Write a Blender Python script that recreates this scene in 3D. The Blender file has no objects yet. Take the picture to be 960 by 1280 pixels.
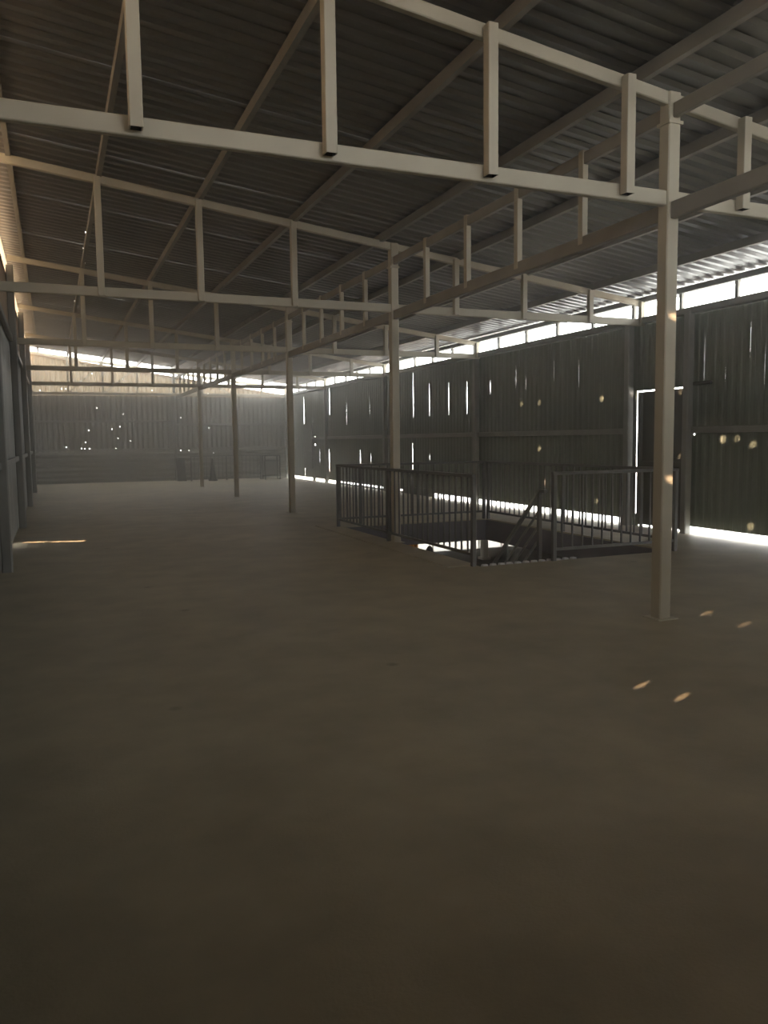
import bpy, bmesh, math, random
from mathutils import Matrix, Vector
random.seed(7)
scene = bpy.context.scene
COL = scene.collection
PI = math.pi

# ------------------------------------------------------------------ camera
F_PX, CAM_H = 990.0, 1.5
cd = bpy.data.cameras.new('camera')
cam = bpy.data.objects.new('camera', cd)
COL.objects.link(cam)
cd.sensor_fit = 'VERTICAL'
cd.sensor_height = 36.0
cd.lens = F_PX / 1280.0 * 36.0
cd.clip_start, cd.clip_end = 0.05, 600
d_y = Vector((65 - 480, 640 - 555, -F_PX)).normalized()      # hall axis seen from the camera
hz = Vector((1, 0.012, 0)).normalized()
d_z = hz.cross(d_y).normalized()
if d_z.y < 0:
    d_z = -d_z
d_x = d_y.cross(d_z)
rot = Matrix((d_x, d_y, d_z))
cam.matrix_world = Matrix.Translation((0, 0, CAM_H)) @ rot.to_4x4()
scene.camera = cam

# ------------------------------------------------------------------ light and exposure
vs = scene.view_settings
vs.view_transform = 'Standard'
vs.look = 'None'
vs.gamma = 1.0
vs.use_curve_mapping = False
vs.exposure = -0.5
w = bpy.data.worlds.new('overcast_sky')
scene.world = w
w.use_nodes = True
bg = w.node_tree.nodes['Background']
bg.inputs['Color'].default_value = (1.0, 0.995, 0.96, 1)
bg.inputs['Strength'].default_value = 18.0
SUN_AZ, SUN_EL = math.radians(25), math.radians(13.4)
sun_dir = Vector((math.cos(SUN_AZ) * math.cos(SUN_EL), math.sin(SUN_AZ) * math.cos(SUN_EL), -math.sin(SUN_EL)))
sl = bpy.data.lights.new('sun', 'SUN')
sl.energy = 80.0
sl.color = (1.0, 0.68, 0.44)
sl.angle = math.radians(0.53)
so = bpy.data.objects.new('sun', sl)
COL.objects.link(so)
so.location = (-20, 0, 15)
so.rotation_euler = sun_dir.to_track_quat('-Z', 'Y').to_euler()
cy = scene.cycles
cy.max_bounces = 12
cy.diffuse_bounces = 6
cy.glossy_bounces = 4
cy.caustics_reflective = False
cy.caustics_refractive = False
cy.sample_clamp_indirect = 6.0


def portal(name, loc, rot_e, sx, sy):
    """Sampling portal in a real opening: gives off no light of its own."""
    l = bpy.data.lights.new(name, 'AREA')
    l.shape = 'RECTANGLE'
    l.size, l.size_y = sx, sy
    l.cycles.is_portal = True
    o = bpy.data.objects.new(name, l)
    COL.objects.link(o)
    o.location = loc
    o.rotation_euler = rot_e


# hall dimensions (metres, camera stands at x=0 y=0)
XL, XR = -0.6, 9.15            # left and right wall
YN, YF = -0.75, 32.2           # near end wall (behind the camera), far end wall
COLX = 4.6
TRUSS_Y = [5.05, 10.55, 16.0, 21.45, 26.9, 32.0]
TRUSS_DZ = [-0.075, 0.03, 0.0, 0.0, 0.0, 0.0]
SLOPE = 0.125
ROOFX0, ROOFX1 = -0.95, 9.5
HX0, HX1, HY0, HY1 = 4.6, 7.5, 8.1, 13.0   # stair opening
LOW = -3.6


def chord_z(x):
    return 4.77 - SLOPE * x


def roof_z(x):
    return 4.93 - SLOPE * x


# portals over the openings (they face into the hall)
portal('portal_right', (XR + 0.06, 16, 3.58), (0, PI / 2, 0), 0.36, 34)
portal('portal_left', (XL - 0.06, 16, 4.72), (0, -PI / 2, 0), 0.3, 34)
portal('portal_far', (4.6, YF + 0.1, 4.2), (-PI / 2, 0, 0), 10, 1.7)
portal('portal_near', (5.4, YN - 0.1, 4.25), (PI / 2, 0, 0), 7.7, 1.1)
portal('portal_floor_gap', (XR + 0.06, 16, 0.06), (0, PI / 2, 0), 0.14, 34)
portal('portal_below', (9.7, YF + 0.1, -3.15), (-PI / 2, 0, 0), 26, 0.9)


# ------------------------------------------------------------------ materials
def new_mat(name):
    m = bpy.data.materials.new(name)
    m.use_nodes = True
    nt = m.node_tree
    return m, nt, nt.nodes['Principled BSDF']


def noise_mat(name, c1, c2, scale=4, rough=0.6, metal=0.0, bump=0.0, detail=5, stretch=(1, 1, 1), spec=0.5, rough2=None, bump_scale=None):
    m, nt, b = new_mat(name)
    N = nt.nodes
    tc = N.new('ShaderNodeTexCoord')
    mp = N.new('ShaderNodeMapping')
    mp.inputs['Scale'].default_value = stretch
    geo = N.new('ShaderNodeNewGeometry')
    nt.links.new(geo.outputs['Position'], mp.inputs['Vector'])
    nz = N.new('ShaderNodeTexNoise')
    nz.inputs['Scale'].default_value = scale
    nz.inputs['Detail'].default_value = detail
    nt.links.new(mp.outputs[0], nz.inputs['Vector'])
    cr = N.new('ShaderNodeValToRGB')
    cr.color_ramp.elements[0].position = 0.3
    cr.color_ramp.elements[1].position = 0.7
    cr.color_ramp.elements[0].color = (*c1, 1)
    cr.color_ramp.elements[1].color = (*c2, 1)
    nt.links.new(nz.outputs[0], cr.inputs[0])
    nt.links.new(cr.outputs[0], b.inputs['Base Color'])
    b.inputs['Roughness'].default_value = rough
    b.inputs['Metallic'].default_value = metal
    b.inputs['Specular IOR Level'].default_value = spec
    if rough2 is not None:
        mr = N.new('ShaderNodeMapRange')
        mr.inputs['To Min'].default_value = rough
        mr.inputs['To Max'].default_value = rough2
        nt.links.new(nz.outputs[0], mr.inputs[0])
        nt.links.new(mr.outputs[0], b.inputs['Roughness'])
    if bump:
        n2 = N.new('ShaderNodeTexNoise')
        n2.inputs['Scale'].default_value = bump_scale or scale * 8
        n2.inputs['Detail'].default_value = 4
        nt.links.new(mp.outputs[0], n2.inputs['Vector'])
        bp = N.new('ShaderNodeBump')
        bp.inputs['Strength'].default_value = bump
        bp.inputs['Distance'].default_value = 0.02
        nt.links.new(n2.outputs[0], bp.inputs['Height'])
        nt.links.new(bp.outputs[0], b.inputs['Normal'])
    return m


M = {}
M['steel'] = noise_mat('pale_painted_steel', (0.48, 0.44, 0.345), (0.55, 0.51, 0.405), 3, 0.5)
M['purlin'] = noise_mat('grey_purlin_steel', (0.25, 0.24, 0.21), (0.31, 0.295, 0.26), 3, 0.5)
M['mouth_shade'] = noise_mat('tube_mouth_shade', (0.02, 0.02, 0.02), (0.03, 0.03, 0.03), 5, 0.9)  # shade inside the hollow tube ends, put into the colour as near-black
M['roof'] = noise_mat('galvanised_roof', (0.235, 0.235, 0.23), (0.29, 0.29, 0.285), 0.7, 0.38, 0.95)
M['wall_green'] = noise_mat('dark_green_sheet', (0.135, 0.16, 0.13), (0.185, 0.21, 0.172), 1.5, 0.32, 0.25, rough2=0.45)
M['wall_zinc'] = noise_mat('galvanised_sheet', (0.28, 0.29, 0.28), (0.38, 0.38, 0.36), 2, 0.32, 0.6, rough2=0.5)
M['wall_tan'] = noise_mat('tan_upper_sheet', (0.42, 0.31, 0.21), (0.52, 0.38, 0.26), 1.5, 0.5)
M['wall_far'] = noise_mat('far_wall_sheet', (0.27, 0.27, 0.245), (0.35, 0.345, 0.31), 0.8, 0.4, 0.3)
M['wall_post'] = noise_mat('grey_wall_post', (0.24, 0.24, 0.22), (0.30, 0.30, 0.28), 3, 0.45)
M['rail'] = noise_mat('dark_grey_rail', (0.12, 0.12, 0.118), (0.16, 0.16, 0.157), 6, 0.45)
M['black'] = noise_mat('blackened_steel', (0.03, 0.03, 0.03), (0.05, 0.05, 0.05), 6, 0.6)
M['slab_edge'] = noise_mat('slab_edge_paint', (0.12, 0.115, 0.14), (0.16, 0.155, 0.18), 2, 0.8)
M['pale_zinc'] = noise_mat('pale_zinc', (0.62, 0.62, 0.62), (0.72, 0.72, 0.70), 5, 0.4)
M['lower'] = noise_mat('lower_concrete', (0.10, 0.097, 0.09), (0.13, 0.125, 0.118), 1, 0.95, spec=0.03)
M['lower_wall'] = noise_mat('lower_plaster', (0.40, 0.38, 0.34), (0.46, 0.44, 0.40), 1, 0.9)
M['ground'] = noise_mat('pale_yard', (0.55, 0.53, 0.49), (0.66, 0.63, 0.58), 0.4, 0.9)
M['orange'] = noise_mat('orange_cloth', (0.75, 0.38, 0.10), (0.82, 0.45, 0.14), 2, 0.8)
M['door'] = noise_mat('door_sheet', (0.07, 0.075, 0.065), (0.10, 0.105, 0.09), 2, 0.4, 0.2)


def floor_material():
    m, nt, b = new_mat('dusty_concrete')
    N, L = nt.nodes, nt.links
    geo = N.new('ShaderNodeNewGeometry')

    def nz(scale, detail=6, rough=0.55):
        n = N.new('ShaderNodeTexNoise')
        n.inputs['Scale'].default_value = scale
        n.inputs['Detail'].default_value = detail
        n.inputs['Roughness'].default_value = rough
        L.new(geo.outputs['Position'], n.inputs['Vector'])
        return n
    big, mid, fine = nz(0.35), nz(2.2, 7), nz(70, 3)
    cr = N.new('ShaderNodeValToRGB')
    cr.color_ramp.elements[0].position, cr.color_ramp.elements[1].position = 0.3, 0.72
    cr.color_ramp.elements[0].color = (0.38, 0.335, 0.235, 1)
    cr.color_ramp.elements[1].color = (0.52, 0.46, 0.325, 1)
    L.new(big.outputs[0], cr.inputs[0])
    cr2 = N.new('ShaderNodeValToRGB')
    cr2.color_ramp.elements[0].position, cr2.color_ramp.elements[1].position = 0.25, 0.75
    cr2.color_ramp.elements[0].color = (0.78, 0.78, 0.78, 1)
    cr2.color_ramp.elements[1].color = (1.12, 1.12, 1.12, 1)
    L.new(mid.outputs[0], cr2.inputs[0])
    mx = N.new('ShaderNodeMix')
    mx.data_type = 'RGBA'
    mx.blend_type = 'MULTIPLY'
    mx.inputs[0].default_value = 1.0
    L.new(cr.outputs[0], mx.inputs[6])
    L.new(cr2.outputs[0], mx.inputs[7])
    # small dark specks of trodden dirt
    vo = N.new('ShaderNodeTexVoronoi')
    vo.inputs['Scale'].default_value = 1.3
    L.new(geo.outputs['Position'], vo.inputs['Vector'])
    th = N.new('ShaderNodeMapRange')
    th.inputs['From Min'].default_value = 0.02
    th.inputs['From Max'].default_value = 0.07
    th.inputs['To Min'].default_value = 0.6
    th.inputs['To Max'].default_value = 1.0
    L.new(vo.outputs['Distance'], th.inputs[0])
    mx2 = N.new('ShaderNodeMix')
    mx2.data_type = 'RGBA'
    mx2.blend_type = 'MULTIPLY'
    mx2.inputs[0].default_value = 1.0
    L.new(mx.outputs[2], mx2.inputs[6])
    L.new(th.outputs[0], mx2.inputs[7])
    L.new(mx2.outputs[2], b.inputs['Base Color'])
    b.inputs['Roughness'].default_value = 0.55
    b.inputs['Specular IOR Level'].default_value = 0.5
    bp = N.new('ShaderNodeBump')
    bp.inputs['Strength'].default_value = 0.25
    bp.inputs['Distance'].default_value = 0.006
    L.new(fine.outputs[0], bp.inputs['Height'])
    bp2 = N.new('ShaderNodeBump')
    bp2.inputs['Strength'].default_value = 0.3
    bp2.inputs['Distance'].default_value = 0.02
    L.new(mid.outputs[0], bp2.inputs['Height'])
    L.new(bp.outputs[0], bp2.inputs['Normal'])
    L.new(bp2.outputs[0], b.inputs['Normal'])
    return m


M['floor'] = floor_material()


def fibreglass(name, fac, tc_=(0.58, 0.52, 0.40, 1)):
    m, nt, b = new_mat(name)
    N, L = nt.nodes, nt.links
    out = N['Material Output']
    tr_ = N.new('ShaderNodeBsdfTranslucent')
    df = N.new('ShaderNodeBsdfDiffuse')
    tr_.inputs['Color'].default_value = tc_
    df.inputs['Color'].default_value = (0.5, 0.4, 0.28, 1)
    mx = N.new('ShaderNodeMixShader')
    mx.inputs[0].default_value = fac
    L.new(df.outputs[0], mx.inputs[1])
    L.new(tr_.outputs[0], mx.inputs[2])
    L.new(mx.outputs[0], out.inputs['Surface'])
    return m


M['fibreglass'] = fibreglass('warm_fibreglass', 0.16)
M['fibreglass_dim'] = fibreglass('weathered_fibreglass', 0.08)
M['fibreglass_white'] = fibreglass('milky_fibreglass', 0.5, (0.8, 0.8, 0.78, 1))


# ------------------------------------------------------------------ helpers
class MB:
    """Collects boxes, bars and strips, then links them as ONE mesh object."""

    def __init__(self):
        self.v, self.f, self.dark = [], [], []

    def add(self, vs_, fs_):
        n = len(self.v)
        self.v += [tuple(p) for p in vs_]
        self.f += [tuple(i + n for i in q) for q in fs_]
        return self

    def box(self, x0, x1, y0, y1, z0, z1):
        return self.add([(x0, y0, z0), (x1, y0, z0), (x1, y1, z0), (x0, y1, z0),
                         (x0, y0, z1), (x1, y0, z1), (x1, y1, z1), (x0, y1, z1)],
                        [(0, 3, 2, 1), (4, 5, 6, 7), (0, 1, 5, 4), (1, 2, 6, 5), (2, 3, 7, 6), (3, 0, 4, 7)])

    def bar(self, a, b, w_, h_, up=(0, 0, 1), ch=0.12, hollow=False):
        """Tube of rectangular section with chamfered corners from a to b; w_ across, h_ along up."""
        a, b = Vector(a), Vector(b)
        t = (b - a).normalized()
        u = Vector(up)
        s = t.cross(u).normalized()
        u = s.cross(t).normalized()
        c = ch * min(w_, h_)
        pr = [(w_ / 2 - c, h_ / 2), (w_ / 2, h_ / 2 - c), (w_ / 2, -h_ / 2 + c), (w_ / 2 - c, -h_ / 2),
              (-w_ / 2 + c, -h_ / 2), (-w_ / 2, -h_ / 2 + c), (-w_ / 2, h_ / 2 - c), (-w_ / 2 + c, h_ / 2)]
        n = 8
        vv = [p + s * x + u * y for p in (a, b) for x, y in pr]
        ff = [(i, (i + 1) % n, n + (i + 1) % n, n + i) for i in range(n)]
        if not hollow:
            ff += [tuple(reversed(range(n))), tuple(range(n, 2 * n))]
        else:
            k = 0.82
            d = min(0.06, (b - a).length * 0.3)
            vv += [p + s * x * k + u * y * k for p in (a, b) for x, y in pr]
            vv += [p + s * x * k + u * y * k for p in (a + t * d, b - t * d) for x, y in pr]
            for e in (0, 1):
                o, i2, i3 = e * n, 2 * n + e * n, 4 * n + e * n
                ff += [(o + i, i2 + i, i2 + (i + 1) % n, o + (i + 1) % n) for i in range(n)]
                ff += [(i2 + i, i3 + i, i3 + (i + 1) % n, i2 + (i + 1) % n) for i in range(n)]
                ff += [tuple(i3 + i for i in range(n))]
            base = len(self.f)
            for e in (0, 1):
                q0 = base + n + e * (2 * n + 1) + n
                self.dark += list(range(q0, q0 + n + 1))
        return self.add(vv, ff)

    def tube(self, pts, r, seg=10):
        pts = [Vector(p) for p in pts]
        rings = []
        for i, p in enumerate(pts):
            t = (pts[min(i + 1, len(pts) - 1)] - pts[max(i - 1, 0)]).normalized()
            ref = Vector((0, 0, 1)) if abs(t.z) < 0.9 else Vector((1, 0, 0))
            s = t.cross(ref).normalized()
            u = s.cross(t)
            rings.append([p + (s * math.cos(2 * PI * k / seg) + u * math.sin(2 * PI * k / seg)) * r for k in range(seg)])
        vv = [q for r_ in rings for q in r_]
        ff = []
        for i in range(len(rings) - 1):
            for k in range(seg):
                ff.append((i * seg + k, i * seg + (k + 1) % seg, (i + 1) * seg + (k + 1) % seg, (i + 1) * seg + k))
        ff += [tuple(range(seg - 1, -1, -1)), tuple((len(rings) - 1) * seg + k for k in range(seg))]
        return self.add(vv, ff)

    def lathe(self, prof, seg=20, c=(0, 0, 0)):
        vv, ff = [], []
        for r, z in prof:
            for k in range(seg):
                vv.append((c[0] + r * math.cos(2 * PI * k / seg), c[1] + r * math.sin(2 * PI * k / seg), c[2] + z))
        for i in range(len(prof) - 1):
            for k in range(seg):
                ff.append((i * seg + k, i * seg + (k + 1) % seg, (i + 1) * seg + (k + 1) % seg, (i + 1) * seg + k))
        return self.add(vv, ff)

    def mesh(self, name, mat):
        me = bpy.data.meshes.new(name)
        me.from_pydata(self.v, [], self.f)
        bm = bmesh.new()
        bm.from_mesh(me)
        bmesh.ops.recalc_face_normals(bm, faces=bm.faces)
        bm.to_mesh(me)
        bm.free()
        me.materials.append(mat)
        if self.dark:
            me.materials.append(M['mouth_shade'])
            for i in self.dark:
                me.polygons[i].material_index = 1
        return me

    def build(self, name, mat, parent=None, loc=(0, 0, 0)):
        return put(name, self.mesh(name, mat), parent, loc)


def put(name, me, parent=None, loc=(0, 0, 0)):
    o = bpy.data.objects.new(name, me)
    COL.objects.link(o)
    o.location = loc
    if parent is not None:
        o.parent = parent
    return o


def tag(o, label, cat, group=None):
    o['label'] = label
    o['category'] = cat
    if group:
        o['group'] = group
    return o


def thing(name, label, cat, loc=(0, 0, 0), group=None):
    o = bpy.data.objects.new(name, None)
    COL.objects.link(o)
    o.empty_display_size = 0.1
    o.location = loc
    return tag(o, label, cat, group)


def structure(name):
    o = bpy.data.objects.new(name, None)
    COL.objects.link(o)
    o.empty_display_size = 0.1
    o['kind'] = 'structure'
    return o


def uniq(vals, eps=1e-4):
    vals = sorted(vals)
    out = [vals[0]]
    for v_ in vals[1:]:
        if v_ - out[-1] > eps:
            out.append(v_)
    return out


def sheet_mesh(name, mat, length, width, pitch=0.19, depth=0.035, holes=(), top=None, thick=0.0015, phase=0.0):
    """Trapezoid-profiled metal sheet in the local uv plane: u across the ribs (0..width),
    v along the ribs (0..length), w = profile depth.  holes = [(u0,u1,v0,v1)] are real openings.
    top(u) gives a sloping end.  Returns a mesh in (u, v, w) coordinates."""
    def prof(u):
        t = ((u + phase) / pitch) % 1.0
        if t < 0.36:
            return 0.0
        if t < 0.5:
            return depth * (t - 0.36) / 0.14
        if t < 0.86:
            return depth
        return depth * (1 - (t - 0.86) / 0.14)
    us = [0.0, width]
    k = -1
    while k * pitch - phase < width + pitch:
        for t in (0.0, 0.36, 0.5, 0.86):
            u = (k + t) * pitch - phase
            if 0 < u < width:
                us.append(u)
        k += 1
    vsx = [0.0, length]
    for u0, u1, v0, v1 in holes:
        us += [max(0, u0), min(width, u1)]
        vsx += [max(0, v0), min(length, v1)]
    us, vsx = uniq(us), uniq(vsx)
    verts, faces = [], []
    nv = len(vsx)
    for u in us:
        L_ = top(u) if top else length
        for v_ in vsx:
            vv = v_ if v_ < length - 1e-6 else L_
            verts.append((u, min(vv, L_), prof(u)))
    for i in range(len(us) - 1):
        for j in range(nv - 1):
            uc, vc = (us[i] + us[i + 1]) / 2, (vsx[j] + vsx[j + 1]) / 2
            if any(u0 < uc < u1 and v0 < vc < v1 for u0, u1, v0, v1 in holes):
                continue
            faces.append((i * nv + j, (i + 1) * nv + j, (i + 1) * nv + j + 1, i * nv + j + 1))
    me = bpy.data.meshes.new(name)
    me.from_pydata(verts, [], faces)
    me.materials.append(mat)
    return me


def orient(me, fn):
    """Map the (u,v,w) vertices of a sheet to the local frame of its object."""
    for v_ in me.vertices:
        v_.co = fn(*v_.co)
    return me


# ------------------------------------------------------------------ outside and floors
yard = MB().box(-150, 150, -120, 180, LOW - 0.4, LOW - 0.02).build('ground', M['ground'])
yard['kind'] = 'structure'

fl = structure('floor')
slab = MB()
xs, ys = [XL - 0.12, HX0, HX1, XR + 0.02], [YN - 0.1, HY0, HY1, YF + 0.1]
for i in range(3):
    for j in range(3):
        if i == 1 and j == 1:
            continue
        slab.box(xs[i], xs[i + 1], ys[j], ys[j + 1], -0.2, 0.0)
# one clean slab with a rectangular hole
bm = bmesh.new()
T = [[bm.verts.new((x, y, 0)) for y in ys] for x in xs]
B_ = [[bm.verts.new((x, y, -0.2)) for y in ys] for x in xs]
for i in range(3):
    for j in range(3):
        if i == 1 and j == 1:
            continue
        bm.faces.new((T[i][j], T[i + 1][j], T[i + 1][j + 1], T[i][j + 1]))
        bm.faces.new((B_[i][j], B_[i][j + 1], B_[i + 1][j + 1], B_[i + 1][j]))


def rim(i0, j0, i1, j1):
    bm.faces.new((T[i0][j0], T[i1][j1], B_[i1][j1], B_[i0][j0]))


for k in range(3):
    rim(k, 0, k + 1, 0); rim(k, 3, k + 1, 3); rim(0, k, 0, k + 1); rim(3, k, 3, k + 1)
rim(1, 1, 2, 1); rim(1, 2, 2, 2); rim(1, 1, 1, 2); rim(2, 1, 2, 2)
bmesh.ops.recalc_face_normals(bm, faces=bm.faces)
me = bpy.data.meshes.new('slab')
bm.to_mesh(me)
bm.free()
me.materials.append(M['floor'])
put('slab', me, fl)
# steel beams that frame the stair opening below the slab
eb = M['slab_edge']
MB().box(HX0 - 0.15, HX0 + 0.012, HY0, HY1, -0.4, -0.02).build('edge_beam', eb, fl)
MB().box(HX1 - 0.012, HX1 + 0.15, HY0, HY1, -0.4, -0.02).build('edge_beam', eb, fl)
MB().box(HX0 - 0.15, HX1 + 0.15, HY1 - 0.012, HY1 + 0.15, -0.4, -0.02).build('edge_beam', eb, fl)
MB().box(HX0 - 0.15, HX1 + 0.15, HY0 - 0.15, HY0 + 0.012, -0.4, -0.02).build('edge_beam', eb, fl)
# low screed kerb left of the opening
MB().box(4.22, HX0 - 0.005, HY0 + 0.1, HY1 + 0.3, -0.01, 0.012).build('kerb', M['floor'], fl)

LX = 23.0
low = structure('floor_lower')
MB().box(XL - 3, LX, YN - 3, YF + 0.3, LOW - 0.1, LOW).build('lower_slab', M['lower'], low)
lw = structure('wall_lower')

MB().box(XL - 3.2, XL - 3, YN - 3, YF + 0.3, LOW, -0.3).build('side_wall', M['lower_wall'], lw)
MB().box(LX, LX + 0.2, YN - 3, YF + 0.3, LOW, -0.3).build('side_wall', M['lower_wall'], lw)
MB().box(XL - 3, LX, YN - 3.2, YN - 3, LOW, -0.3).build('side_wall', M['lower_wall'], lw)
MB().box(XL - 3, LX, YF + 0.1, YF + 0.3, -2.7, -0.3).build('lintel', M['lower_wall'], lw)
MB().box(XR + 0.02, LX + 0.2, YN - 3, YF + 0.3, -0.34, -0.3).build('lower_roof', M['pale_zinc'], lw)
MB().box(XL - 3.2, XL - 0.12, YN - 3, YF + 0.3, -0.34, -0.3).build('lower_roof', M['lower_wall'], lw)

w4 = structure('window_4')
k = -3.4
while k < LX - 0.3:
    MB().box(k + 0.03, min(k + 1.17, LX), YF, YF + 0.02, LOW, -2.7).build('pane', M['fibreglass_white'], w4)
    MB().bar((k, YF + 0.01, LOW), (k, YF + 0.01, -2.7), 0.05, 0.05, up=(0, 1, 0)).build('mullion', M['lower_wall'], w4)
    k += 1.2

# ------------------------------------------------------------------ roof sheets
ceil_o = structure('ceiling')
SW = 1.14                                        # cover width of a roof sheet (six ribs)
cth = math.sqrt(1 + SLOPE * SLOPE)
RL = (ROOFX1 - ROOFX0) * cth
ta, te = math.tan(SUN_AZ), math.tan(SUN_EL) / math.cos(SUN_AZ)   # y and z travelled per metre of x
spots_wall = [(8.89, 1.46), (8.63, 1.46), (8.34, 1.385), (9.72, 1.19), (13.69, 2.22), (11.71, 2.20), (14.35, 2.23),
              (13.68, 1.30), (11.82, 0.36), (9.75, 2.21), (8.34, 0.22), (10.78, 2.2)]
XS = XL - 0.645 + 0.6                          # mean plane of the profiled left sheets
roof_holes, left_holes = [], []
for y, z in spots_wall:
    left_holes.append((y - (9.1 - XS) * ta, z + (9.1 - XS) * te, 0.02))
for x, y, z in [(4.545, 5.0, 1.17), (4.545, 5.0, 2.47)]:
    left_holes.append((y - (x - XS) * ta, z + (x - XS) * te, 0.018))
for x, y in [(5.06, 5.07), (5.04, 4.63), (3.25, 3.735), (3.27, 3.46)]:
    left_holes.append((y - (x - XS) * ta, (x - XS) * te, 0.009))
# nail holes along the first purlin
for k in range(26):
    roof_holes.append((0.65 + random.uniform(-0.06, 0.06) + 0.06, 11.2 + k * 0.55 + random.uniform(-0.12, 0.12), 0.014))


def roof_map(u, v_, w_):
    return Vector((ROOFX0 + v_ / cth, u, roof_z(ROOFX0 + v_ / cth) + w_ + 0.005))


plain_roof = orient(sheet_mesh('roof_sheet', M['roof'], RL, SW + 0.03), roof_map)
y = YN - 0.6
n_sheet = 0
while y + SW < YF + 0.35:
    hs = []
    for hx, hy, r in roof_holes:
        if y <= hy < y + SW:
            vv = (hx - ROOFX0) * cth
            hs.append((hy - y - r, hy - y + r, vv - r, vv + r))
    me = orient(sheet_mesh('roof_sheet', M['roof'], RL, SW + 0.03, holes=hs), roof_map) if hs else plain_roof
    put('roof_sheet', me, ceil_o, (0, y, 0.004 * (n_sheet % 2)))
    y += SW
    n_sheet += 1

# ------------------------------------------------------------------ right wall
wr = structure('wall_right')
WB, WT = 0.10, 3.36


def right_map(u, v_, w_):
    return Vector((-w_, u, v_))


slits = [(26.85, 2.4, 3.36, .03), (25.1, 2.0, 2.75, .012), (23.0, 2.2, 2.85, .012), (21.9, 2.0, 2.8, .018), (19.8, 2.1, 3.3, .035),
         (18.8, 2.1, 2.95, .02), (17.7, 2.1, 2.9, .02), (16.75, 2.1, 2.85, .018), (27.0, .4, 1.2, .035), (25.95, .4, 1.2, .03),
         (23.9, .4, 1.2, .022), (22.95, .75, 1.1, .014), (19.85, .4, 1.4, .022), (18.8, .95, 1.12, .012), (28.1, .6, 1.2, .012),
         (15.65, 2.5, 2.8, .012), (14.6, 2.55, 3.05, .008), (12.4, 2.45, 2.95, .006), (13.2, 2.6, 3.0, .005), (14.2, 2.5, 2.8, .006),
         (9.3, 2.3, 3.0, .004), (8.45, 2.6, 3.1, .004), (8.2, 2.2, 2.8, .005), (8.9, 2.3, 2.5, .004)]
# girt bolts beside the door
slits += [(29.95, 0.1, 2.0, .05), (29.95, 1.9, 3.2, .05)]
slits = [(a_, b_, c_, d_ * (.65 if d_ > .009 else .14)) for a_, b_, c_, d_ in slits]
dots_r = [(9.47, 1.62, .012), (9.47, 1.53, .012), (28.62, 1.64, .03), (28.62, 1.36, .03)]
DY0, DY1, DZ = 9.62, 10.78, 2.27
D2Y0, D2Y1, D2Z = 28.75, 30.0, 2.2
yy = YN
edges = [YN]
while edges[-1] < YF:
    edges.append(min(YF, edges[-1] + 1.14))
for a, b in zip(edges[:-1], edges[1:]):
    hs = []
    for sy, z0, z1, wd in slits:
        if a <= sy < b:
            for q0, q1, f in ((0, 1, .35), (.15, .85, .7), (.3, .7, 1.0)):      # gap that tapers to both ends
                hs.append((sy - a - wd * f / 2, sy - a + wd * f / 2, z0 + (z1 - z0) * q0 - WB, z0 + (z1 - z0) * q1 - WB))
    for sy, z, r in dots_r:
        if a <= sy < b:
            hs.append((sy - a - r, sy - a + r, z - r - WB, z + r - WB))
    for d0, d1, dz in ((DY0, DY1, DZ),):
        if a < d1 and b > d0:
            hs.append((d0 - a, d1 - a, -0.1, dz - WB))
    # the bottom edge is ragged: it closes for a stretch and hangs higher in others
    if a < 18.9 and b > 18.1 or a < 17.9 and b > 17.0 and False:
        pass
    me = orient(sheet_mesh('wall_sheet', M['wall_green'], WT - WB, b - a + 0.02, pitch=0.163, depth=0.012, holes=hs), right_map)
    put('wall_sheet', me, wr, (XR + 0.002 * (edges.index(a) % 2), a, WB))
# pieces that close the gap at the slab edge
for y0, y1, z1 in [(18.6, 20.4, .2), (20.4, 26.2, .055), (28.6, 28.9, .2), (10.70, 10.86, .2)]:
    MB().box(XR - 0.03, XR - 0.005, y0, y1, -0.02, z1).build('closing_strip', M['wall_green'], wr)
for ky in [-0.3, 5.1, 9.5, 10.86, 16.1, 21.5, 26.95]:
    MB().bar((9.02, ky, 0), (9.02, ky, 3.4), 0.12, 0.12, up=(1, 0, 0)).build('post', M['wall_post'], wr)
gy = [-0.2, 5.05, 9.44, None, 10.93, 16.04, 21.44, 26.9, 28.7]
for y0, y1 in [(-.24, 5.04), (5.16, 9.44), (10.92, 16.04), (16.16, 21.44), (21.56, 26.89), (27.01, 28.7)]:
    MB().bar((9.06, y0, 1.6), (9.06, y1, 1.6), 0.06, 0.10).build('girt', M['wall_post'], wr)

win = structure('window_1')
MB().bar((9.06, YN, 3.40), (9.06, YF, 3.40), 0.14, 0.10).build('sill_beam', M['wall_post'], win)
MB().bar((9.06, YN, 3.73), (9.06, YF, 3.73), 0.12, 0.09).build('head_beam', M['wall_post'], win)
mull = MB().bar((0, 0, 3.44), (0, 0, 3.69), 0.06, 0.06, up=(1, 0, 0)).mesh('mullion', M['wall_post'])
k = -8
while True:
    my = 8.63 + k * 1.085
    if my > YF:
        break
    if my > YN:
        put('mullion', mull, win, (9.06, my, 0))
    k += 1

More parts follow.
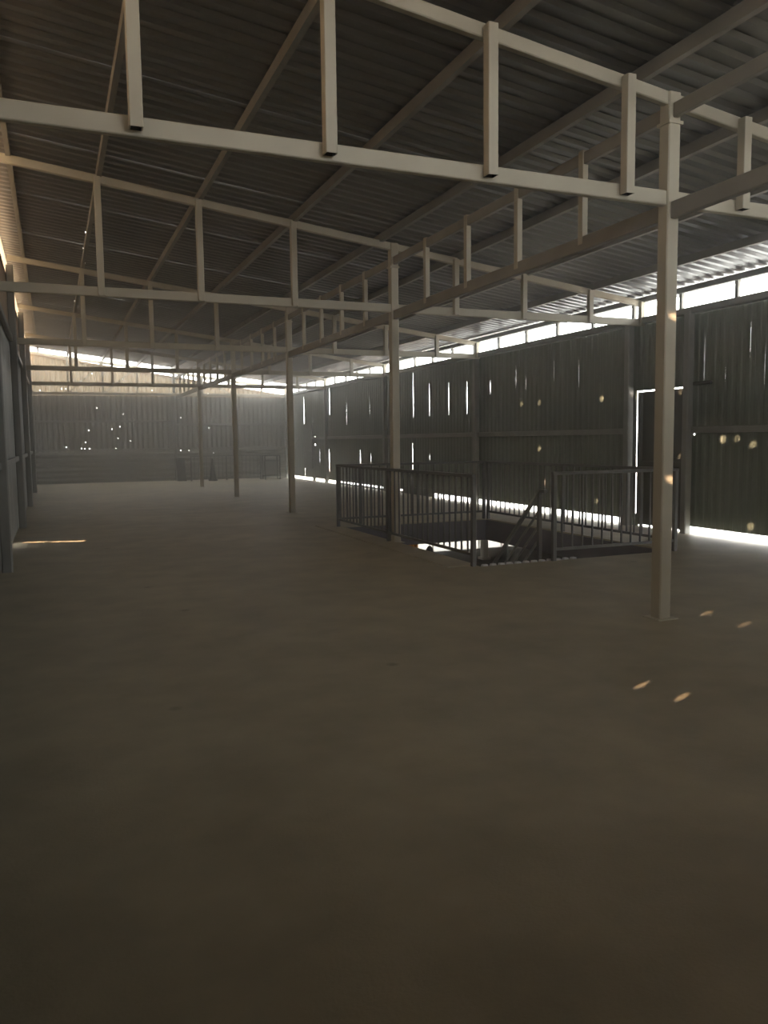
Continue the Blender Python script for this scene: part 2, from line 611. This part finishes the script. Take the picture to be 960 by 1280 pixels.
# ------------------------------------------------------------------ doors
d1 = structure('door_1')
MB().box(9.135, 9.155, DY0 + 0.02, DY1 - 0.022, 0.03, DZ - 0.022).build('leaf', M['door'], d1)
MB().bar((9.11, DY0 + 0.02, 1.06), (9.11, DY1 - 0.08, 1.06), 0.04, 0.08).build('mid_rail', M['door'], d1)
MB().bar((9.09, DY0 + 0.05, 0.03), (9.09, DY0 + 0.05, DZ - 0.05), 0.04, 0.05, up=(1, 0, 0)).build('stile', M['door'], d1)
MB().bar((9.115, DY1 - 0.13, 0.03), (9.115, DY1 - 0.13, DZ - 0.05), 0.04, 0.05, up=(1, 0, 0)).build('stile', M['door'], d1)
hd = MB().bar((9.10, DY0 + 0.12, 1.15), (9.04, DY0 + 0.12, 1.15), 0.02, 0.02)
hd.bar((9.04, DY0 + 0.12, 1.15), (9.04, DY0 + 0.24, 1.15), 0.02, 0.02).build('handle', M['black'], d1)
MB().bar((9.08, 9.1, DZ + 0.03), (9.08, 9.5, DZ + 0.03), 0.05, 0.05).build('header', M['black'], d1)
d2 = structure('door_2')
MB().box(9.06, 9.10, D2Y0 + 0.02, D2Y1 - 0.15, 0.45, D2Z - 0.04).build('leaf', M['door'], d2)
MB().bar((9.05, D2Y0 + 0.04, 1.1), (9.05, D2Y1 - 0.17, 1.1), 0.03, 0.08).build('mid_rail', M['door'], d2)

# ------------------------------------------------------------------ left wall
wl = structure('wall_left')


def left_map(u, v_, w_):
    return Vector((w_, u, v_))


LT = 3.35
LB = 0.0
edges = [YN]
while edges[-1] < YF:
    edges.append(min(YF, edges[-1] + 1.14))
SLIT = []   # slanting gap under a crooked sheet that throws the long streak of sun on the floor
for i in range(10):
    f = i / 9
    SLIT.append((13.2 - 0.68 * f, 0.045 + 0.225 * f))
for a, b in zip(edges[:-1], edges[1:]):
    hs = [(hy - a - r, hy - a + r, hz_ - r, hz_ + r) for hy, hz_, r in left_holes if a <= hy < b and hz_ < LT]
    for (sy, sz), (sy2, sz2) in zip(SLIT[:-1], SLIT[1:]):
        if a <= (sy + sy2) / 2 < b:
            hs.append((sy2 - a, sy - a, sz, sz + 0.032))
    me = orient(sheet_mesh('wall_sheet', M['wall_zinc'], LT - LB, b - a + 0.02, holes=hs), left_map)
    put('wall_sheet', me, wl, (XL - 0.06 - 0.002 * (edges.index(a) % 2), a, LB))
    hs = [(hy - a - r, hy - a + r, hz_ - r - LT, hz_ + r - LT) for hy, hz_, r in left_holes if a <= hy < b and hz_ >= LT]
    me = orient(sheet_mesh('upper_sheet', M['wall_tan'], 4.56 - LT, b - a + 0.02, holes=hs), left_map)
    put('upper_sheet', me, wl, (XL - 0.06 - 0.002 * (edges.index(a) % 2), a, LT))
for ky in [5.05, 10.25, 15.6, 21.0, 26.8]:
    MB().bar((XL + 0.05, ky, 0), (XL + 0.05, ky, 4.62), 0.12, 0.12, up=(1, 0, 0)).build('post', M['wall_post'], wl)
for y0, y1 in zip([-.7, 5.11, 10.31, 15.66, 21.06, 26.86], [4.99, 10.19, 15.54, 20.94, 26.74, 31.84]):
    MB().bar((XL + 0.02, y0, 1.25), (XL + 0.02, y1, 1.25), 0.06, 0.08).build('girt', M['wall_post'], wl)
    MB().bar((XL + 0.02, y0, LT), (XL + 0.02, y1, LT), 0.06, 0.10).build('girt', M['wall_post'], wl)
wwin = structure('window_2')
for a, b in zip(edges[:-1], edges[1:]):
    hs = [(hy - a - r, hy - a + r, hz_ - r - 4.5, hz_ + r - 4.5) for hy, hz_, r in left_holes if a <= hy < b and hz_ >= 4.5]
    me = orient(sheet_mesh('pane', M['fibreglass'], 0.53, b - a, depth=0.0, holes=hs), left_map)
    put('pane', me, wwin, (XL - 0.048, a, 4.5))
MB().bar((XL - 0.03, YN, 4.52), (XL - 0.03, YF, 4.52), 0.02, 0.04).build('sill_beam', M['wall_tan'], wwin)

# ------------------------------------------------------------------ far wall
wf = structure('wall_far')


def far_map(u, v_, w_):
    return Vector((u, -w_, v_))


def far_top(x):
    return 4.70 - 0.15 * x


far_px = [(115, 467), (153, 474), (50, 488), (77, 486), (82, 486), (190, 488), (121, 510), (154, 517.5), (111, 538), (140, 536.5),
          (150, 533.5), (147.5, 548), (163, 551), (107, 553), (83, 559), (102, 560.5), (106, 561), (112, 561), (145, 560.5),
          (226, 563), (236, 563), (225, 573.5), (266, 565.5), (226, 522), (260, 492), (261, 535), (440, 493)]
far_holes = []
for px, py in far_px:                              # nail holes measured on the far wall
    r_ = rot @ Vector((px - 480, 640 - py, -F_PX))
    t_ = YF / r_.y
    far_holes.append((t_ * r_.x, CAM_H + t_ * r_.z))
FB = 1.2
xe = [XL]
while xe[-1] < XR - 0.12:
    xe.append(min(XR - 0.10, xe[-1] + 1.14))
for i, (a, b) in enumerate(zip(xe[:-1], xe[1:])):
    for nm, z0, z1, mt in (('wall_sheet', FB - 0.02, 3.3, M['wall_far']), ('upper_sheet', 3.28, None, M['fibreglass_dim'])):
        hs = [(hx - a - .013, hx - a + .013, hz_ - .014 - z0, hz_ + .014 - z0) for hx, hz_ in far_holes
              if a <= hx < b and z0 < hz_ < (z1 or far_top(hx))]
        if z1:
            me = sheet_mesh(nm, mt, z1 - z0, b - a + 0.02, holes=hs)
        else:
            if far_top(b) <= z0 + 0.03:
                continue
            me = sheet_mesh(nm, mt, 3.0, b - a + 0.02, holes=hs, top=lambda u, a=a, z0=z0: far_top(a + u) - z0)
        orient(me, far_map)
        put(nm, me, wf, (a, YF - 0.002 * (i % 2), z0))


def low_map(u, v_, w_):
    return Vector((v_, -w_, u))


for a, b in [(XL, 4.55), (4.55, XR - 0.1)]:
    hs = [(hz_ - .013, hz_ + .013, hx - a - .013, hx - a + .013) for hx, hz_ in far_holes if a <= hx < b and hz_ < FB]
    me = orient(sheet_mesh('low_sheet', M['wall_far'], b - a, FB, holes=hs), low_map)
    put('low_sheet', me, wf, (a, YF - 0.05 - 0.01 * (a > 0), -0.015))
for px in [4.5, 9.0]:
    MB().bar((px, YF - 0.12, 0), (px, YF - 0.12, roof_z(px) - 0.15), 0.1, 0.1, up=(1, 0, 0)).build('post', M['wall_post'], wf)
for z, x0, x1 in [(2.33, XL, 4.44), (2.2, 4.56, 8.9), (1.25, XL, 4.44), (1.25, 4.56, 8.9)]:
    MB().bar((x0, YF - 0.1, z), (x1, YF - 0.1, z), 0.05, 0.07).build('girt', M['wall_post'], wf)
fwin = structure('window_3')
MB().bar((XL, YF - 0.02, far_top(XL) + 0.02), (XR, YF - 0.02, far_top(XR) + 0.02), 0.08, 0.07).build('sill_beam', M['wall_tan'], fwin)

# unseen near end wall, opening under the roof shaped to light the first truss
wn = structure('wall_near')
MB().box(XL - 0.1, 1.6, YN - 0.08, YN, 0, 4.7).build('wall_panel', M['wall_zinc'], wn)
MB().box(1.6, XR + 0.1, YN - 0.08, YN, 0, 3.72).build('wall_panel', M['wall_zinc'], wn)

# ------------------------------------------------------------------ steel columns
ordn = ['nearest', 'second', 'third', 'fourth', 'farthest']
col_labels = ['nearest tall pale steel column standing right of the stair railing',
              'second steel column standing against the left railing of the stair opening',
              'third steel column standing free on the floor left of the railing',
              'fourth steel column from the camera, thin in the hazy distance',
              'farthest steel column standing just before the far wall']
for i, y in enumerate(TRUSS_Y[:5]):
    c = thing('steel_column', col_labels[i], 'column', (COLX, y + 0.05, 0), 'columns down the middle of the hall')
    top = chord_z(COLX) + TRUSS_DZ[i] + 0.05
    MB().bar((0, 0, 0), (0, 0, top), 0.115, 0.115, up=(0, 1, 0), ch=0.08).build('shaft', M['steel'], c)
    MB().box(-0.1, 0.1, -0.1, 0.1, 0, 0.008).build('base_plate', M['steel'], c)
    MB().box(-0.07, 0.07, -0.07, 0.07, 3.93, 3.955).build('bracket', M['steel'], c)

# ------------------------------------------------------------------ roof trusses
truss_labels = ['nearest roof truss, large pale steel frame crossing the top of the photo',
                'second roof truss, meeting the column by the stair railing',
                'third roof truss from the camera, above the third column',
                'fourth roof truss, small and dim above the fourth column',
                'fifth roof truss, hazy above the farthest column',
                'last roof truss standing against the far wall with diagonal braces']
posts1 = [0.54, 1.74, 2.93, 4.12, 5.29, 6.5, 7.75, 8.85]
posts2 = [0.65, 1.87, 3.12, 5.58, 6.75, 7.98, 9.0]
for i, y in enumerate(TRUSS_Y):
    dz = TRUSS_DZ[i]
    t = thing('roof_truss', truss_labels[i], 'truss', (0, y, 3.32), 'roof trusses')
    z0 = 3.37 - 3.32
    zt = lambda x: chord_z(x) + dz - 3.32
    MB().bar((XL, 0.04, z0), (9.08, 0.04, z0), 0.06, 0.115).build('bottom_chord', M['steel'], t)
    MB().bar((XL, 0.04, zt(XL)), (9.08, 0.04, zt(9.08)), 0.06, 0.10).build('top_chord', M['steel'], t)
    for x in (posts1 if i == 0 else posts2):
        fy = -0.04 if i == 0 else 0.0
        MB().bar((x, fy, z0 - (0.032 if i == 0 else 0.05)), (x, fy, zt(x) + 0.02), 0.078, 0.078, up=(0, 1, 0), ch=0.06, hollow=True).build('post', M['steel'], t)
    if i == 5:
        for a, b in [(0.65, 1.87), (1.87, 3.12), (5.58, 4.6), (6.75, 5.58)]:
            MB().bar((a, 0.04, z0), (b, 0.04, zt(b)), 0.04, 0.05).build('brace', M['steel'], t)

# ------------------------------------------------------------------ girder along the columns
g = thing('lattice_girder', 'long steel lattice girder running along the tops of the columns', 'girder', (COLX, 0, 3.2))
ylist = [YN] + [y for y in TRUSS_Y[:5]] + [YF - 0.1]
for a, b in zip(ylist[:-1], ylist[1:]):
    y0 = a + (0.11 if a > 0 else 0)
    y1 = b - 0.01
    MB().bar((0.0, y0, 0.075), (0.0, y1, 0.075), 0.06, 0.13).build('bottom_beam', M['purlin'], g)
    MB().bar((0.0, y0, 0.83), (0.0, y1, 0.83), 0.05, 0.11).build('top_beam', M['purlin'], g)
    if a > 0:
        n = 5
        for k in range(1, n):
            py = a + 0.05 + (b - a) * k / n
            o = MB().bar((-0.005, py, 0.07), (-0.005, py, 0.90), 0.06, 0.07, up=(0, 1, 0), ch=0.06, hollow=True).build('post', M['steel'], g)

# ------------------------------------------------------------------ purlins
px_list = [-0.35, 0.65, 1.87, 3.12, 4.38, 5.62, 6.8, 8.0]
names = ['first', 'second', 'third', 'fourth', 'fifth', 'sixth', 'seventh', 'eighth']
for nm, x in zip(names, px_list):
    zc = chord_z(x) + 0.05
    prof = [(0, 0), (0.055, 0), (0.055, 0.018), (0.05, 0.018), (0.05, 0.005), (0.005, 0.005), (0.005, 0.1), (0.05, 0.1),
            (0.05, 0.09), (0.055, 0.09), (0.055, 0.105), (0, 0.105)]
    m_ = MB()
    n = len(prof)
    L0, L1 = YN, YF - 0.02
    m_.add([(p, L0, q) for p, q in prof] + [(p, L1, q) for p, q in prof],
           [(k, (k + 1) % n, n + (k + 1) % n, n + k) for k in range(n)] + [tuple(range(n)), tuple(range(2 * n - 1, n - 1, -1))])
    lab = 'grey roof purlin, %s from the left wall, under the roof sheets' % nm
    o = m_.build('roof_purlin', M['purlin'], None, (x, 0, zc + 0.005))
    tag(o, lab, 'purlin', 'purlins under the roof sheets')

# ------------------------------------------------------------------ railings round the stair opening
RH = 1.09


def railing(label, a, b, posts, mat=M['rail'], bot=0.14, step=0.155, height=RH, end_posts=True, nm='guard_railing', grp='railings round the stair opening'):
    a, b = Vector((*a, 0)), Vector((*b, 0))
    t = thing(nm, label, 'railing', a, grp)
    d = b - a
    L_ = d.length
    e = d.normalized()
    MB().bar(e * 0.0, e * L_, 0.05, 0.04).build('top_rail', mat, t, (0, 0, height - 0.02))
    MB().bar(e * 0.02, e * (L_ - 0.02), 0.035, 0.035).build('bottom_rail', mat, t, (0, 0, bot))
    pm = MB().bar((0, 0, 0), (0, 0, height - 0.03), 0.055, 0.055, up=tuple(e)).mesh('post', mat)
    for s in posts:
        put('post', pm, t, e * s)
    bmh = MB().bar((0, 0, bot), (0, 0, height - 0.03), 0.02, 0.02, up=tuple(e), ch=0.1).mesh('baluster', mat)
    n = max(2, int(round(L_ / step)))
    for k in range(1, n):
        s = k * L_ / n
        if min(abs(s - p) for p in posts) > 0.05:
            put('baluster', bmh, t, e * s)
    return t


railing('dark grey railing along the left side of the stair opening', (4.53, 12.97), (4.53, 8.13), [0.03, 2.27, 4.82])
railing('dark grey railing along the near side of the stair opening, behind the nearest column', (5.58, 8.08), (7.53, 8.08), [0.03, 1.92])
railing('dark grey railing across the far end of the stair opening', (4.58, 13.03), (7.5, 13.03), [0.4, 2.89])
railing('dark grey railing along the right side of the stair opening', (7.53, 13.0), (7.53, 8.12), [0.03, 2.4])

# stair flight going down away from the camera under the left railing
st = thing('staircase', 'steel stair flight descending through the floor beside the left railing', 'stairs', (5.01, HY0, 0))
run, rise, ns = 0.26, 0.215, 16
for sx in (-0.37, 0.37):
    MB().bar((sx, 0.05, -0.14), (sx, run * ns, -0.14 - rise * ns + rise), 0.012, 0.22).build('stringer', M['rail'], st)
tr = MB().box(-0.364, 0.364, 0, 0.25, -0.03, 0).mesh('tread', M['rail'])
for k in range(ns - 1):
    put('tread', tr, st, (0, 0.03 + run * k, -rise * (k + 0.6)))
h = thing('stair_handrail', 'sloping stair handrail with three parallel bars beside the stair entrance', 'handrail', (5.48, 8.2, 0))
MB().bar((0, 0, -0.2), (0, 0, 0.86), 0.05, 0.05, up=(0, 1, 0)).build('post', M['rail'], h)
sl_ = 0.96
MB().bar((0, -0.02, 0.87), (0, 1.6, 0.87 - 1.62 * sl_), 0.05, 0.04).build('sloping_rail', M['wall_post'], h)
for z in (0.60, 0.42, 0.24):
    MB().bar((0, 0.02, z), (0, 1.5, z - 1.48 * sl_), 0.025, 0.025).build('sloping_bar', M['wall_post'], h)
MB().bar((0, -0.01, 0.86), (0, -0.14, 0.86), 0.05, 0.04).build('rail_return', M['rail'], h)
for s in (0.75, 1.15):
    MB().bar((0, s, -1.2), (0, s, 0.87 - s * sl_), 0.03, 0.03, up=(0, 1, 0)).build('short_post', M['rail'], h)

# pale teeth stand in for light through the ribbed deck at the stair opening
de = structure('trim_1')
light_tooth = MB().add([(-.045, 0, 0), (.045, 0, 0), (.028, 0, .045), (-.028, 0, .045), (-.045, .05, 0), (.045, .05, 0), (.028, .05, .045), (-.028, .05, .045)],
               [(0, 1, 2, 3), (7, 6, 5, 4), (0, 4, 5, 1), (1, 5, 6, 2), (2, 6, 7, 3), (3, 7, 4, 0)]).mesh('deck_light_tooth', M['pale_zinc'])
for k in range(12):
    put('deck_light_tooth', light_tooth, de, (4.68 + k * 0.115, HY0 + 0.02, -0.03))

# ------------------------------------------------------------------ things by the far wall
railing('dark railing standing on the floor before the far wall', (4.9, 31.2), (7.7, 31.2), [0.03, 1.4, 2.77], height=0.98, bot=0.1, grp='railing at the far wall')
r = thing('metal_rack', 'dark boxy metal rack on the floor at the right end of the far wall', 'rack', (8.05, 31.0, 0))
for sx in (-0.3, 0.3):
    for sy in (-0.2, 0.2):
        MB().bar((sx, sy, 0), (sx, sy, 0.95), 0.05, 0.05, up=(0, 1, 0)).build('leg', M['black'], r)
for z in (0.12, 0.72, 0.93):
    MB().box(-0.3, 0.3, -0.2, 0.2, z, z + 0.03).build('shelf', M['black'], r)
MB().box(-0.28, 0.28, 0.19, 0.2, 0.15, 0.72).build('back_panel', M['rail'], r)
b = thing('dark_board', 'small dark upright board leaning on the far wall by its middle post', 'board', (4.62, 31.6, 0))
MB().add([(-.17, -.1, 0), (.17, -.1, 0), (.17, .3, .88), (-.17, .3, .88), (-.17, -.06, 0), (.17, -.06, 0), (.17, .34, .88), (-.17, .34, .88)],
         [(0, 1, 2, 3), (7, 6, 5, 4), (0, 4, 5, 1), (1, 5, 6, 2), (2, 6, 7, 3), (3, 7, 4, 0)]).build('panel', M['black'], b)
MB().bar((-.17, -.12, 0.03), (.17, -.12, 0.03), 0.04, 0.05).build('foot', M['black'], b)
c = thing('floor_cone', 'narrow dark cone standing on the floor before the far wall', 'cone', (5.72, 31.0, 0))
MB().lathe([(0.0, 0.86), (0.03, 0.86), (0.06, 0.6), (0.13, 0.05), (0.0, 0.05)], 16).build('body', M['black'], c)
MB().box(-0.15, 0.15, -0.15, 0.15, 0, 0.05).build('base', M['black'], c)
hose = MB().tube([(6.5, YF - 0.2, 1.3), (7.5, YF - 0.22, 1.22), (8.3, YF - 0.22, 1.2), (8.75, YF - 0.3, 1.2), (8.95, 31.3, 1.3), (9.0, 30.4, 1.6)], 0.022, 8).build('cable', M['wall_post'])
tag(hose, 'pale cable hanging along the far wall above the metal rack', 'cable')

# ------------------------------------------------------------------ lower level seen through the stair opening
lc = thing('lower_column', 'pale column on the lower level seen through the stair opening', 'column', (16.76, 29.2, LOW))
MB().bar((0, 0, 0.1), (0, 0, -0.36 - LOW), 0.27, 0.27, up=(0, 1, 0)).build('shaft', M['lower_wall'], lc)
MB().box(-.2, .2, -.2, .2, 0, 0.1).build('base', M['lower_wall'], lc)
pl = thing('pendant_lamp', 'dark pendant lamp hanging on the lower level, seen through the stair opening', 'lamp', (11.65, 24.0, -2.29))
MB().lathe([(0.02, 0.2), (0.05, 0.19), (0.12, 0.08), (0.13, 0.0), (0.11, 0.0), (0.0, 0.12)], 16).build('shade', M['black'], pl)
MB().bar((0, 0, 0.19), (0, 0, 1.95), 0.014, 0.014, up=(0, 1, 0)).build('cord', M['black'], pl)
oc = MB()
n = 14
for k in range(n + 1):
    xx = 14.08 + k * 0.81 / n
    oc.v += [(xx, 31.8 + 0.05 * math.sin(k * 1.9), LOW + 0.02), (xx, 31.8 + 0.03 * math.sin(k * 1.9), -2.72)]
oc.f = [(2 * k, 2 * k + 2, 2 * k + 3, 2 * k + 1) for k in range(n)]
tag(oc.build('orange_curtain', M['orange']), 'orange curtain at the bright lower-level opening, seen through the stair opening', 'curtain')

# ------------------------------------------------------------------ haze volumes standing in for lens glare
hz_m = bpy.data.materials.new('glare_haze')
hz_m.use_nodes = True
nt = hz_m.node_tree
nt.nodes.remove(nt.nodes['Principled BSDF'])
vsn = nt.nodes.new('ShaderNodeVolumeScatter')
vsn.inputs['Color'].default_value = (1, 1, 1, 1)
vsn.inputs['Density'].default_value = 0.008
vsn.inputs['Anisotropy'].default_value = 0.7
nt.links.new(vsn.outputs[0], nt.nodes['Material Output'].inputs['Volume'])
air = MB().box(XL - 0.3, XR + 0.3, YN - 0.2, YF + 0.2, -0.015, 5.25).build('glare_haze', hz_m)
air['kind'] = 'stuff'
air['label'] = 'thin haze filling the hall, added in place of lens glare'
air['category'] = 'haze'
# second, denser haze volume imitates glare from the bright far openings
hz_f = hz_m.copy()
hz_f.name = 'thick_glare_haze'
hz_f.node_tree.nodes[vsn.name].inputs['Density'].default_value = 0.02
air2 = MB().box(XL - 0.28, XR + 0.28, 17.5, YF + 0.18, -0.012, 5.22).build('glare_haze', hz_f)
air2['kind'] = 'stuff'
air2['label'] = 'thicker haze over the far half of the hall, added in place of window glare'
air2['category'] = 'haze'
cy.volume_bounces = 1
